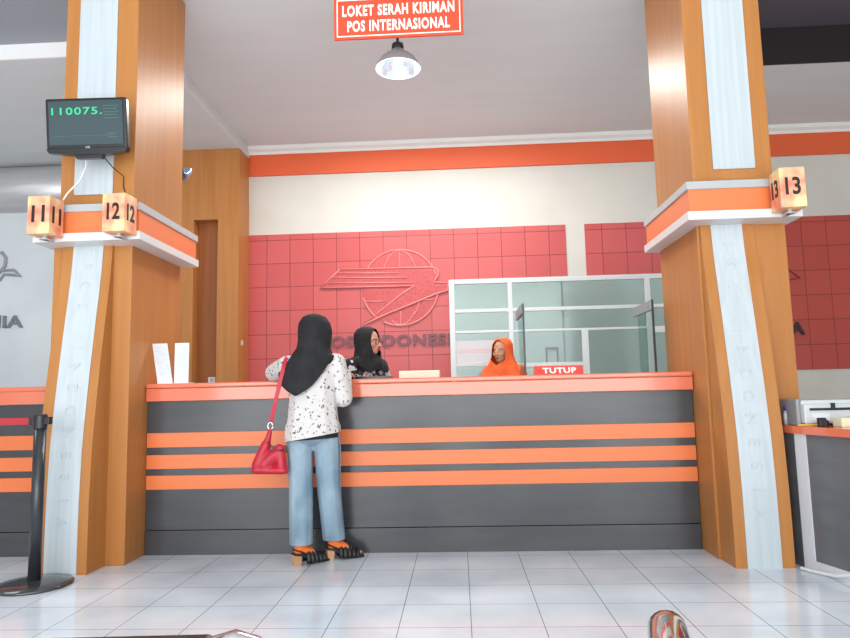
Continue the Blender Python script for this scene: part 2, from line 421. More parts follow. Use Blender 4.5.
obj('bird_line', bm, LOGO, bird, True)
tl = text_bm('POS INDONESIA', .1455, 1.82, ext=.012, bold=.04, spacing=1.1)
lettering('raised mauve grey letters in one line under the bird emblem', tl, GREYL, (-.807, YW-.012, 1.638))
# the end of a second emblem and its lettering beyond the column
bm = NB()
P3 = [at(788, 268, YW), at(799.5, 278.3, YW), at(789, 280, YW)]
tube(bm, [p-Vector((3.6, YW+.01, 2.2)) for p in (at(778, 262, YW), P3[1], at(776, 281.5, YW))], .013, 8)
eb = tag(obj('wall_emblem', bm, mat('dark_rose', (140, 50, 52), .4), loc=(3.6, YW, 2.2)), 'beak shaped tip of a relief emblem on red tiles past the column', 'emblem')
lettering('dark raised letter A on the red tiles past the column', text_bm('A', .161, .17, ext=.012, bold=.022), mat('dark_letter', (50, 32, 34), .4), (4.13, YW-.012, 1.647))
# hall wall: reversed letters and the outline of a bird
bmr = text_bm('ЯIA', .17, .478, ext=.012, bold=.02)
lettering('reversed grey letters on the silver hall wall', bmr, mat('steel_letter', (120, 126, 134), .3), (-5.844, W-.013, 2.005))
bm = NB()
tube(bm, [at(x, y, W-.012)-Vector((-5.1, W, 2.6)) for x, y in ((-14, 268), (-6, 254), (2, 252.5), (6, 258), (5, 266), (0, 272), (-10, 276))], .022, 8)
tube(bm, [at(x, y, W-.012)-Vector((-5.1, W, 2.6)) for x, y in ((-10, 274), (0, 270.5), (14, 270), (20.5, 276.5), (14, 275), (4, 274.5), (0, 280), (-10, 286))], .018, 8)
tag(obj('wall_emblem', bm, mat('steel_line', (150, 155, 162), .3), smooth=True, loc=(-5.1, W, 2.6)), 'grey outline bird emblem on the silver hall wall', 'emblem')

# ================================================================== GLASS OFFICE PARTITION
YP = 6.75
struct('wall_office', boxbm(-.085, 3.7, W-.07, W-.013, 0, 2.45), OFFICE, 'grey green wall inside the glazed office')
gp = thing('glass_partition', 'white framed glass office partition behind the counter', 'partition', (0, YP, 0))
bm = NB()
for x0, x1, z0, z1 in ((-.075, -.02, 0, 2.19), (.52, .565, 0, 2.145), (1.246, 1.31, 0, 1.645), (1.895, 1.945, 0, 2.145), (2.95, 3.0, 0, 2.19)):
    box(bm, x0, x1, -.03, .03, z0, z1, bev=.003)
gf = obj('frame_post', bm, ALU, gp)
bm = NB()
for x0, x1, z0, z1 in ((-.02, 2.95, 2.145, 2.19), (-.02, .52, 1.85, 1.885), (.565, 1.895, 1.85, 1.885), (1.945, 2.95, 1.85, 1.885), (-.02, .52, 1.64, 1.665), (.565, 1.895, 1.64, 1.662), (1.945, 2.95, 1.60, 1.662), (-.02, .52, 1.305, 1.335), (.565, 1.246, 1.285, 1.325)):
    box(bm, x0, x1, -.025, .025, z0, z1, bev=.003)
obj('frame_rail', bm, ALU, gp)
for x0, x1, z0, z1 in ((-.02, .52, 1.885, 2.145), (.565, 1.895, 1.885, 2.145), (1.945, 2.95, 1.885, 2.145), (-.02, .52, 1.665, 1.85), (.565, 1.895, 1.662, 1.85), (1.945, 2.95, 1.662, 1.85),
                       (-.02, .52, .02, 1.305), (.565, 1.246, .02, 1.285), (.565, 1.246, 1.325, 1.64), (1.31, 1.895, .02, 1.64), (1.945, 2.95, .02, 1.60), (-.02, .52, 1.335, 1.64)):
    obj('pane', boxbm(x0, x1, -.004, .004, z0, z1), GLASS, gp)
FILM = mat('frosted_film2', (232, 232, 234), .5)
bm = NB(); box(bm, -.018, .518, -.0065, -.0045, 1.34, 1.44); box(bm, -.018, .518, -.0065, -.0045, 1.475, 1.565)
obj('frosted_film', bm, FILM, gp)
obj('pink_film_line', boxbm(-.018, .518, -.0065, -.0045, 1.441, 1.474), mat('pink_film', (238, 214, 216), .5), gp)
tag(obj('wall_frame', (lambda b: (box(b, -.075, .075, -.02, 0, -.32, -.30), box(b, -.075, .075, -.02, 0, .30, .32), box(b, -.075, -.06, -.02, 0, -.3, .3), box(b, .06, .075, -.02, 0, -.3, .3), b)[-1])(NB()), BLACKP, loc=(at(551.5, 347.5, W-.071).x, W-.071, at(551.5, 347.5, W-.071).z-.32)), 'narrow black frame on the office wall seen through the glass', 'frame')
struct('trim_6', boxbm(1.295, 1.315, W-.08, W-.071, 0, 2.45), mat('office_corner_strip', (118, 132, 134), .6), 'added dark strip standing in for the corner of the office wall')  # dark strip put in to draw the room corner line, not a joint

# glass desk dividers standing on the lower desk
def divider(x, label):
    r = thing('desk_divider', label, 'divider', (x, 4.985, .7505), 0, 'glass dividers behind the counter')
    obj('glass_sheet', boxbm(-.004, .004, 0, .40, 0, .90), GLASS, r)
    obj('edge_post', boxbm(-.007, .007, -.012, .0, 0, .95), DARK, r)
    obj('top_rail', boxbm(-.012, .012, 0, .52, .875, .95, bev=.003), mat('rail_grey', (150, 158, 160), .35, metal=.4), r)
divider(.495, 'grey railed glass divider behind the counter beside the orange headscarf clerk')
divider(1.45, 'grey railed glass divider behind the counter nearest the column with box 13')

# ================================================================== THINGS ON THE COUNTER
CT = 1.1535
ts = thing('desk_sign', 'red TUTUP sign with white letters on the counter top', 'sign', (.708, 4.75, CT))
bm = NB(); prism(bm, [(-.0, 0), (.07, 0), (.04, .068), (.032, .068)], 'x', -.17, .17); obj('sign_body', bm, mat('tutup_red', (224, 78, 62), .35), ts)
b = text_bm('TUTUP', .044, .235, ext=.003, bold=.03, spacing=1.1); xf(b, (.005, .0035, .013), (-.44, 0, 0)); obj('lettering', b, SIGNW, ts)
tag(obj('card_box', boxbm(-.145, .145, -.06, .06, 0, .056, bev=.004), mat('ivory_card', (236, 226, 206), .6), loc=(-.28, 4.82, CT)), 'long ivory paper box on the counter beside the floral shirt clerk', 'box')
kb = thing('document_tray', 'thin black tray on the counter in front of the floral shirt clerk', 'tray', (-.66, 4.76, CT))
bm = NB(); box(bm, -.18, .18, -.1, .1, 0, .008); obj('base_plate', bm, BLACKP, kb)
bm = NB(); box(bm, -.18, .18, -.1, -.092, .008, .022); box(bm, -.18, .18, .092, .1, .008, .022); box(bm, -.18, -.172, -.092, .092, .008, .022); box(bm, .172, .18, -.092, .092, .008, .022); obj('rim', bm, BLACKP, kb)
def leaflet(label, pts, lean):
    r = thing('leaflet_stand', label, 'leaflet', (pts[0], 4.545, CT), 0, 'leaflets standing on the counter')
    w, tilt = pts[1], pts[2]
    bm = NB(); prism(bm, [(-w/2, 0), (w/2, 0), (w/2+tilt, .285), (-w/2+tilt, .285)], 'y', -.003, .003); xf(bm, rot=(lean, 0, 0)); obj('sheet', bm, PAPER, r)
    bm = NB(); prism(bm, [(-w/2+.01, .05), (w/2-.01, .05), (w/2-.012+tilt*.9, .27), (-w/2+.012+tilt*.9, .27)], 'y', -.0045, -.0032); xf(bm, rot=(lean, 0, 0)); obj('printed_area', bm, noise_mat('leaflet_print', (206, 214, 222), (222, 228, 234), (18, 1, 60), rough=.6), r)
    bm = NB(); box(bm, -w/2, w/2, -.012, .10, 0, .006); obj('support', bm, PAPER, r)
leaflet('white leaflet leaning away from its neighbour at the counter end', (-2.035, .106, -.06), -.12)
leaflet('white upright leaflet nearest the recessed wood panel on the counter', (-1.922, .10, -.012), -.12)
# small plates on the pillar
sw = thing('wall_switch', 'small beige switch plate on the narrow side of the wood pillar', 'switch', (-2.650, 8.03, 1.71))
obj('plate', boxbm(0, .01, -.035, .035, -.035, .035, bev=.002), mat('beige_plate', (205, 180, 130), .4), sw); obj('rocker', boxbm(.01, .014, -.012, .012, -.02, .02), PAPER, sw)
sk = thing('wall_socket', 'white socket low in the recess of the wood pillar', 'socket', (-3.024, 8.061, 1.266))
obj('plate', boxbm(-.045, .045, -.01, 0, -.035, .035, bev=.002), PAPER, sk); obj('socket_face', boxbm(-.02, .02, -.014, -.01, -.02, .02), mat('socket_grey', (190, 185, 178), .4), sk)
sp = thing('spotlight', 'small bluish grey spotlight behind the edge of the screen column', 'spotlight', (-2.25, 5.06, 2.83))
bm = NB(); tube(bm, [(0, .0, .0), (.02, .06, .03), (.04, .10, .05)], .01); obj('bracket', bm, DARK, sp, True)
bm = NB(); lathe(bm, [(0, .05), (.022, .05), (.03, .03), (.052, -.03), (.056, -.045), (.048, -.045), (.025, .02), (0, .03)], 24); xf(bm, (.065, .13, .06), (math.radians(-35), math.radians(40), 0)); obj('reflector', bm, mat('blue_chrome', (150, 170, 200), .15, metal=.8), sp, True)

# ================================================================== SIGN, LAMP, SCREEN, QUEUE BOXES
hs = thing('hanging_sign', 'orange red hanging sign reading LOKET SERAH KIRIMAN POS INTERNASIONAL', 'sign', (-.353, 4.4, 3.53))
obj('board', boxbm(-.455, .455, 0, .02, 0, .33, bev=.003), SIGNR, hs)
bm = NB()
for a in ((-.435, .435, .016, .023), (-.435, .435, .285, .292), (-.435, -.428, .023, .285), (.428, .435, .023, .285)): box(bm, a[0], a[1], -.003, 0, a[2], a[3])
obj('border_line', bm, SIGNW, hs)
b = text_bm('LOKET SERAH KIRIMAN', .082, .79, ext=.003, bold=.028, spacing=1.14); xf(b, (.0, -.003, .165)); t = bpy.data.meshes.new('t')
b3 = text_bm('POS INTERNASIONAL', .082, .72, ext=.003, bold=.028, spacing=1.14); xf(b3, (0, -.003, .05)); b3.to_mesh(t); b3.free(); b.from_mesh(t); bpy.data.meshes.remove(t)
obj('lettering', b, SIGNW, hs)
for x in (-.35, .35):
    bm = NB(); tube(bm, [(x, .01, .33), (x, .01, CZ-3.53)], .004, 8); obj('hanger', bm, DARK, hs)
lp = thing('pendant_lamp', 'round reflector lamp hanging behind the orange sign', 'lamp', (-.402, 4.9, 3.55))
REFL = mat('lamp_reflector', (215, 225, 240), .12, metal=.85, emit=(215, 232, 255), es=.4)
bm = NB(); lathe(bm, [(.172, 0), (.165, .03), (.14, .07), (.105, .105), (.065, .13), (.05, .15)], 40); bmesh.ops.delete(bm, geom=[f for f in bm.faces if len(f.verts) > 4], context='FACES')
ls = obj('shade', bm, mat('shade_grey', (165, 168, 172), .35, metal=.3), lp, True)
bm = NB(); lathe(bm, [(.171, .001), (.162, .028), (.137, .066), (.102, .1), (.06, .125), (.0, .128)], 40); bmesh.ops.delete(bm, geom=[f for f in bm.faces if len(f.verts) > 4], context='FACES')
obj('reflector', bm, REFL, ls, True)
bm = NB(); lathe(bm, [(.05, .148), (.045, .2), (.02, .215), (.012, .22), (.012, CZ-3.55-.001)], 24); obj('socket', bm, DARK, lp, True)
bm = NB(); lathe(bm, [(0, .012), (.022, .018), (.034, .04), (.03, .065), (.018, .09), (.016, .125)], 24); obj('bulb', bm, mat('bulb', (255, 255, 255), .3, emit=(245, 250, 255), es=18), lp, True)
bm = NB(); tube(bm, [(.171*math.cos(2*PI*k/40), .171*math.sin(2*PI*k/40), 0) for k in range(41)], .004, 8); obj('rim', bm, mat('lamp_rim', (235, 240, 245), .3, emit=(235, 242, 255), es=.8), lp, True)

tv = thing('wall_screen', 'black wall screen showing green number 110075 on the wood column', 'screen', (-2.355, 4.02, 2.818))
tv.rotation_euler = (math.radians(7), math.radians(-.5), math.radians(3))
bm = NB(); box(bm, -.26, .26, -.005, .05, -.155, .175, bev=.012); prism(bm, [(-.262, -.15), (.262, -.15), (.245, -.178), (.12, -.190), (-.12, -.190), (-.245, -.178)], 'y', -.006, .048)
obj('casing', bm, BLACKP, tv)
SCRN = mat('screen_glass', (52, 66, 70), .12, emit=(40, 58, 62), es=.35)
scr = obj('display', boxbm(-.238, .238, -.008, -.004, -.128, .155), SCRN, tv)
GRN = mat('screen_green', (40, 190, 130), .4, emit=(44, 176, 124), es=.22)
b = text_bm('110075.', .048, .325, ext=.0005, bold=.012, spacing=1.15); xf(b, (-.055, -.009, .065)); islands(b, 'digit', GRN, scr)
bm = NB()
for k in range(5): box(bm, .115, .115+.10-.012*(k % 2), -.0095, -.0085, .118-.02*k, .121-.02*k)
box(bm, -.21, .19, -.0095, -.0085, -.072, -.070); box(bm, .14, .20, -.0095, -.0085, -.06, -.057); box(bm, .14, .20, -.0095, -.0085, -.085, -.082)
obj('small_print', bm, mat('screen_dim_green', (52, 110, 92), .4, emit=(52, 110, 92), es=.3), scr)
b = text_bm('LG', .013, .026, ext=.0006, bold=.02); xf(b, (.008, -.0065, -.150))
obj('maker_mark', b, mat('mark_grey', (190, 195, 198), .4), tv)
bm = NB(); prism(bm, [(-.09, -.188), (.10, -.188), (.085, -.215), (-.075, -.215)], 'y', .005, .045); obj('stand_neck', bm, BLACKP, tv)
bm = NB(); box(bm, -.06, .06, .05, .245, -.05, .05); obj('wall_bracket', bm, DARK, tv)
bm = NB(); tube(bm, [(-.04, .06, -.19), (-.06, .10, -.24), (-.12, .13, -.33), (-.185, .09, -.42), (-.20, .06, -.47)], .006, 8); obj('white_cable', bm, mat('cable_white', (232, 228, 222), .4), tv, True)
bm = NB(); tube(bm, [(.075, .06, -.19), (.105, .12, -.25), (.15, .18, -.30), (.135, .20, -.36), (.15, .21, -.42)], .0035, 8); obj('black_cable', bm, BLACKP, tv, True)

# queue number boxes: warm printed faces
def peach():
    m = mat('printed_peach', (240, 180, 140), .45); nt, N, L, b = nodes(m)
    v = coords(m, (9, 9, 9)); n = N.new('ShaderNodeTexNoise'); n.inputs['Scale'].default_value = 1; n.inputs['Detail'].default_value = 2
    L.new(v, n.inputs['Vector'])
    L.new(ramp(m, n.outputs['Fac'], [(.3, (236, 122, 96)), (.48, (240, 168, 132)), (.62, (246, 212, 150)), (.75, (246, 226, 190))]), b.inputs['Base Color'])
    return m
PEACH = peach(); NUM = mat('numeral_black', (30, 18, 18), .5)
def qbox(num, label, x, y, z, rz=0.):
    r = thing('queue_number_box', label, 'number box', (x, y, z), rz, 'numbered queue boxes on the columns')
    w = .073; h = .242
    obj('box_body', boxbm(-w, w, -w, w, .006, .006+h, bev=.003), PEACH, r)
    for k in range(4):
        b = text_bm(num, .108, .086, ext=.0015, bold=.024)
        xf(b, (0, -w-.001, .080)); xf(b, rot=(0, 0, k*PI/2)); obj('numeral', b, NUM, r)
    bm = NB(); lathe(bm, [(0, -.018), (.03, -.018), (.03, -.012), (.014, -.008), (.014, .006), (0, .006)], 20); box(bm, -.012, .012, 0, .078, -.018, -.010); obj('swivel', bm, STEELG, r)
qbox('11', 'peach queue box numbered 11 at the ledge end beside the hall', -2.602, 4.022, 2.088, -.03)
qbox('12', 'peach queue box numbered 12 on the column ledge under the screen', -2.118, 4.022, 2.088, -.05)
qbox('13', 'peach queue box numbered 13 on the column beside the low desk', 2.018, 4.022, 2.09, -.06)

# ================================================================== ROPE POST, BENCHES
ps = thing('rope_post', 'black rope barrier post with red belt standing before the screen column', 'post', (-2.47, 3.85, 0))
bm = NB(); lathe(bm, [(0, 0), (.205, 0), (.208, .008), (.202, .016), (.12, .026), (.05, .032), (.0, .034)], 48); obj('base', bm, mat('post_base', (58, 60, 64), .1, spec=.8), ps, True)
bm = NB(); lathe(bm, [(0, .03), (.034, .03), (.034, .9), (0, .9)], 28); obj('pole', bm, mat('post_black', (48, 50, 54), .22), ps, True)
bm = NB(); lathe(bm, [(.0, .895), (.037, .895), (.038, .965), (.034, .975), (0, .977)], 28); box(bm, .03, .062, -.02, .02, .915, .96, bev=.004); box(bm, -.062, -.03, -.02, .02, .915, .96, bev=.004); obj('belt_head', bm, DARK, ps)
bm = NB(); prism(bm, [(-.055, -.001), (-.055, .001), (-1.6, -.38+.001), (-1.6, -.38-.001)], 'z', .917, .957); obj('belt', bm, mat('belt_red', (176, 22, 42), .6), ps)
def bench(label, loc, rz, pad):
    r = thing('waiting_bench', label, 'bench', loc, rz, 'metal waiting benches')
    # local: armrest front tip at the origin in x,y ; bench runs along +x, its front looks to +y
    obj('seat', boxbm(.05, 1.25, -.46, -.02, .38, .40, bev=.008), PLASTG, r)
    bm = NB(); prism(bm, [(-.47, .40), (-.45, .40), (-.53, .60), (-.55, .60)], 'x', .05, 1.25); obj('backrest', bm, PLASTG, r)
    obj('beam', boxbm(.0, 1.3, -.28, -.22, .33, .38), DARK, r)
    for x in (.1, 1.2):
        bm = NB(); box(bm, x-.025, x+.025, -.27, -.23, .03, .33); box(bm, x-.03, x+.03, -.48, -.02, 0, .03, bev=.006); obj('leg', bm, CHROME, r)
    for x in (0.028, 1.272):
        # flat chrome hoop: runs forward, over the rounded tip and down to the beam
        hz = .585 if pad else .636
        pts = [(-.46, .40), (-.46, hz-.07), (-.44, hz-.02), (-.40, hz), (-.16, hz), *(((-.135, hz+.008), (-.115, .612), (-.085, .62), (-.06, .612)) if pad else ((-.12, .634), (-.09, .632), (-.055, .618))), (-.036, .59), (-.03, .55), (-.04, .50), (-.07, .45), (-.2, .36)]
        bm = NB(); tube(bm, [(x, y, z+.0) for y, z in pts], .034, 20)
        ar = obj('armrest', bm, CHROME, r, True)
        if pad: obj('arm_pad', boxbm(x-.03, x+.03, -.42, -.13, .612, .640, bev=.006), BLACKP, ar)
        obj('side_plate', boxbm(x-.034, x-.029, -.30, -.05, .48, .625, bev=.001), mat('plate_blue_grey', (176, 186, 194), .3), ar)
bench('metal waiting bench with bare rounded chrome armrest on the low desk side', (.343, 1.315, 0), math.radians(-14), False)
bench('metal waiting bench with black padded chrome armrest on the rope post side', (-.312, 1.205, 0), math.radians(-87), True)

# maroon seat back behind the hall counter
oc = thing('office_chair', 'maroon office chair back just showing over the hall counter', 'chair', (-4.32, 5.6, 0))
bm = NB(); prism(bm, [(.235*math.cos(2*PI*k/40)*(1 if abs(math.cos(2*PI*k/40)) < .9 else .98), .98+.34*math.sin(2*PI*k/40)) for k in range(40)], 'y', -.04, .04); obj('backrest', bm, mat('maroon_fabric', (92, 30, 36), .8), oc)
obj('seat', boxbm(-.25, .25, -.45, .02, .44, .52, bev=.02), mat('maroon_fabric2', (92, 30, 36), .8), oc)
bm = NB(); tube(bm, [(0, -.2, .06), (0, -.2, .44)], .03); 
for k in range(5): tube(bm, [(0, -.2, .08), (.28*math.cos(k*1.2566), -.2+.28*math.sin(k*1.2566), .03)], .02, 8)
obj('base', bm, DARK, oc)
bm = NB(); tube(bm, [(0, -.2, .46), (0, .06, .46), (0, .06, .9)], .018, 8); obj('back_support', bm, DARK, oc)

# ================================================================== PEOPLE
SKIN = mat('skin', (206, 150, 118), .5); SKIN2 = mat('skin_warm', (216, 152, 126), .5)
LIPS = mat('lips', (176, 84, 82), .45); EYEW = mat('eye_white', (236, 232, 228), .3); EYEB = mat('iris', (36, 24, 20), .2); BROW = mat('brow', (40, 28, 24), .8)
def fabric(name, c1, c2, rough=.85): return noise_mat(name, c1, c2, (14, 14, 14), rough=rough, bump=.15)
HIJB = fabric('black_scarf', (22, 21, 24), (34, 33, 36)); HIJO = fabric('orange_scarf', (240, 96, 40), (250, 112, 56)); 
JEANS = noise_mat('light_denim', (112, 136, 154), (158, 178, 192), (6, 6, 3), detail=6, rough=.85, bump=.4)
def floral(name, ground, petal1, petal2, scale, thr, thr2):
    m = mat(name, ground, .8); nt, N, L, b = nodes(m)
    v = coords(m, (1, 1, 1))
    nz = N.new('ShaderNodeTexNoise'); nz.inputs['Scale'].default_value = scale*1.6; nz.inputs['Detail'].default_value = 2
    L.new(v, nz.inputs['Vector'])
    mx = N.new('ShaderNodeMixRGB'); mx.inputs['Fac'].default_value = .035; L.new(v, mx.inputs[1]); L.new(nz.outputs['Color'], mx.inputs[2])
    vo = N.new('ShaderNodeTexVoronoi'); vo.inputs['Scale'].default_value = scale; L.new(mx.outputs[0], vo.inputs['Vector'])
    n2 = N.new('ShaderNodeTexNoise'); n2.inputs['Scale'].default_value = scale*2.6; n2.inputs['Detail'].default_value = 1; L.new(v, n2.inputs['Vector'])
    ad = N.new('ShaderNodeMath'); ad.operation = 'ADD'; mu = N.new('ShaderNodeMath'); mu.operation = 'MULTIPLY'; mu.inputs[1].default_value = .9
    L.new(n2.outputs['Fac'], mu.inputs[0]); L.new(vo.outputs['Distance'], ad.inputs[0]); L.new(mu.outputs[0], ad.inputs[1])
    c = ramp(m, ad.outputs[0], [(0, petal1), (thr, petal2), (thr2, ground)], 'CONSTANT')
    L.new(c, b.inputs['Base Color'])
    return m
BLOUSE = floral('white_floral_cotton', (214, 208, 205), (150, 116, 122), (92, 84, 92), 34, .46, .68)
SHIRT = floral('black_floral_cotton', (30, 28, 32), (214, 110, 118), (206, 200, 204), 13, .58, .86)

def hull(bm, p, r, q, s, n=2):
    pts = []
    for c, rad in ((p, r), (q, s)):
        t = bmesh.new(); bmesh.ops.create_icosphere(t, subdivisions=n, radius=1)
        for v in t.verts:
            rr = rad if isinstance(rad, tuple) else (rad, rad, rad)
            pts.append(Vector(c) + Vector((v.co.x*rr[0], v.co.y*rr[1], v.co.z*rr[2])))
        t.free()
    vs = [bm.verts.new(x) for x in pts]
    res = bmesh.ops.convex_hull(bm, input=vs)
    bad = [g for g in res.get('geom_interior', []) + res.get('geom_unused', []) if isinstance(g, bmesh.types.BMVert)]
    if bad: bmesh.ops.delete(bm, geom=list(set(bad)), context='VERTS')
def ell(bm, c, r): 
    t = bmesh.ops.create_icosphere(bm, subdivisions=3, radius=1)
    for v in t['verts']: v.co = Vector(c) + Vector((v.co.x*r[0], v.co.y*r[1], v.co.z*r[2]))
def melt(bm, voxel, smooth=4, fac=.5):
    """weld overlapping volumes into one continuous surface"""
    me = bpy.data.meshes.new('m'); bm.to_mesh(me); bm.free()
    o = bpy.data.objects.new('m', me); COL.objects.link(o)
    r = o.modifiers.new('r', 'REMESH'); r.mode = 'VOXEL'; r.voxel_size = voxel
    s = o.modifiers.new('s', 'SMOOTH'); s.iterations = smooth; s.factor = fac
    dg = bpy.context.evaluated_depsgraph_get(); dg.update()
    out = bpy.data.meshes.new_from_object(o.evaluated_get(dg))
    bpy.data.objects.remove(o); bpy.data.meshes.remove(me)
    for p in out.polygons: p.use_smooth = True
    return out
def cut(me, co, no):
    bm = bmesh.new(); bm.from_mesh(me)
    r = bmesh.ops.bisect_plane(bm, geom=bm.verts[:]+bm.edges[:]+bm.faces[:], plane_co=co, plane_no=no, clear_outer=True)
    es = [e for e in r['geom_cut'] if isinstance(e, bmesh.types.BMEdge)]
    bm.to_mesh(me); bm.free()
    for p in me.polygons: p.use_smooth = True
    return me

def head_parts(bm, T):
    """T maps head space (chin about z=0, crown .215, face towards +Y) into body space"""
    tmp = bmesh.new()
    ell(tmp, (0, -.012, .132), (.073, .088, .088))          # skull
    ell(tmp, (0, .022, .085), (.060, .064, .075))           # face
    ell(tmp, (0, .040, .028), (.036, .040, .030))           # jaw and chin
    ell(tmp, (0, .066, .018), (.016, .015, .013))
    hull(tmp, (0, .082, .112), (.009, .008, .012), (0, .102, .072), (.012, .012, .010))   # nose
    ell(tmp, (-.012, .090, .068), (.010, .010, .008)); ell(tmp, (.012, .090, .068), (.010, .010, .008))
    hull(tmp, (-.036, .066, .122), .011, (.036, .066, .122), .011)                  # brow ridge
    ell(tmp, (-.036, .058, .078), (.022, .022, .020)); ell(tmp, (.036, .058, .078), (.022, .022, .020))  # cheeks
    ell(tmp, (0, .078, .047), (.024, .014, .008)); ell(tmp, (0, .076, .036), (.021, .014, .008))
    for s in (-1, 1): ell(tmp, (s*.075, -.008, .095), (.010, .020, .030))
    bmesh.ops.transform(tmp, matrix=T, verts=tmp.verts[:])
    t = bpy.data.meshes.new('t'); tmp.to_mesh(t); tmp.free(); bm.from_mesh(t); bpy.data.meshes.remove(t)
def face_children(T, parent):
    def add(name, f, m):
        b = bmesh.new(); f(b); bmesh.ops.transform(b, matrix=T, verts=b.verts[:]); obj(name, b, m, parent, True)
    for s in (-1, 1):
        add('eye', lambda b: ell(b, (s*.031, .0735, .1015), (.0135, .009, .0068)), EYEW)
        add('iris', lambda b: ell(b, (s*.031, .0795, .1015), (.0062, .0045, .0062)), EYEB)
        add('eyebrow', lambda b: tube(b, [(s*.014, .081, .121), (s*.032, .080, .126), (s*.050, .068, .121)], .003, 8), BROW)
    add('lips', lambda b: (hull(b, (-.016, .084, .042), (.006, .006, .003), (.016, .084, .042), (.006, .006, .003)), hull(b, (-.008, .089, .0445), (.006, .006, .004), (.008, .089, .0445), (.006, .006, .004)), hull(b, (-.008, .0875, .037), (.008, .006, .004), (.008, .0875, .037), (.008, .006, .004))), LIPS)

def hand(bm, wrist, d, palm_n, side, curl=.35, sc=.92):
    """palm, four unequal bent fingers and a thumb; d = direction, palm_n = way the palm faces, side = thumb side"""
    d = Vector(d).normalized(); n = (Vector(palm_n) - d*d.dot(Vector(palm_n))).normalized(); s = d.cross(n)*side
    w = Vector(wrist)
    def P(a, b, c): return w + (d*a + s*b + n*c)*sc
    hull(bm, P(.005, .014, 0), .015*sc, P(.08, .030, 0), .0115*sc); hull(bm, P(.005, -.014, 0), .015*sc, P(.075, -.030, 0), .0105*sc); hull(bm, P(.0, 0, 0), .017*sc, P(.082, 0, 0), .0125*sc); hull(bm, P(.02, .012, .004), .014*sc, P(.07, -.012, .003), .012*sc)
    for off, L in ((.030, .070), (.0102, .078), (-.0102, .072), (-.030, .056)):
        p = P(.082, off, 0); a = curl*.5
        for k, f in enumerate((.45, .32, .23)):
            q = p + (d*math.cos(a) + n*math.sin(a) + s*(off*1.6))*L*f*sc
            hull(bm, p, (.0088-.0008*k)*sc, q, (.0080-.0008*k)*sc, 1); p = q; a += curl
    p = P(.022, .026, .006); q = P(.048, .054, .012); r = P(.074, .062, .020); t = P(.096, .060, .028)
    hull(bm, p, .0135*sc, q, .0105*sc, 1); hull(bm, q, .0105*sc, r, .009*sc, 1); hull(bm, r, .009*sc, t, .0075*sc, 1)

def scarf(rows, fx, nseg=72, nrow=34, win=None, folds=.004, seed=0):
    """a headscarf lofted from the crown down. rows: (t, z, cx, cy, rx, ry). fx(theta,t) lowers the hem; win=(zc, half height, half angle): the face opening"""
    def lerp(t):
        for a, b in zip(rows, rows[1:]):
            if a[0] <= t <= b[0]:
                u = (t-a[0])/(b[0]-a[0]); u = u*u*(3-2*u)*.5+u*.5
                return [x+(y-x)*u for x, y in zip(a[1:], b[1:])]
        return list(rows[-1][1:])
    bm = bmesh.new(); grid = []
    rnd = random.Random(seed); ph = [rnd.uniform(0, 6.28) for _ in range(6)]
    for i in range(nrow+1):
        t = i/nrow; z, cx, cy, rx, ry = lerp(t)
        al = 0
        if win and abs(z-win[0]) < win[1]: al = win[2]*math.sqrt(max(0, 1-((z-win[0])/win[1])**2))**.8
        ring = []
        for k in range(nseg+1):
            th = al + (2*PI-2*al)*k/nseg           # theta 0 = front (+Y), growing towards -X
            wv = folds*min(1, max(0, (t-.35)/.3))*(math.sin(5*th+ph[0]+6*t)+.7*math.sin(9*th+ph[1]-4*t)+.5*math.sin(14*th+ph[2]))
            x = cx - (rx+wv)*math.sin(th); y = cy + (ry+wv)*math.cos(th)
            zz = z - fx(th, t)
            if grid: zz = min(zz, grid[-1][k].co.z - .0035)
            ring.append(bm.verts.new((x, y, zz)))
        grid.append(ring)
    for a, b in zip(grid, grid[1:]):
        for k in range(nseg):
            try: bm.faces.new((a[k], a[k+1], b[k+1], b[k]))
            except ValueError: pass
    bmesh.ops.remove_doubles(bm, verts=bm.verts[:], dist=.0006)
    bmesh.ops.recalc_face_normals(bm, faces=bm.faces[:])
    return bm
def cloth(o):
    m = o.modifiers.new('thickness', 'SOLIDIFY'); m.thickness = .004; m.offset = 0
def headT(chin, yaw, tilt=0., roll=0.):
    return Matrix.Translation(chin) @ Euler((tilt, roll, yaw)).to_matrix().to_4x4()

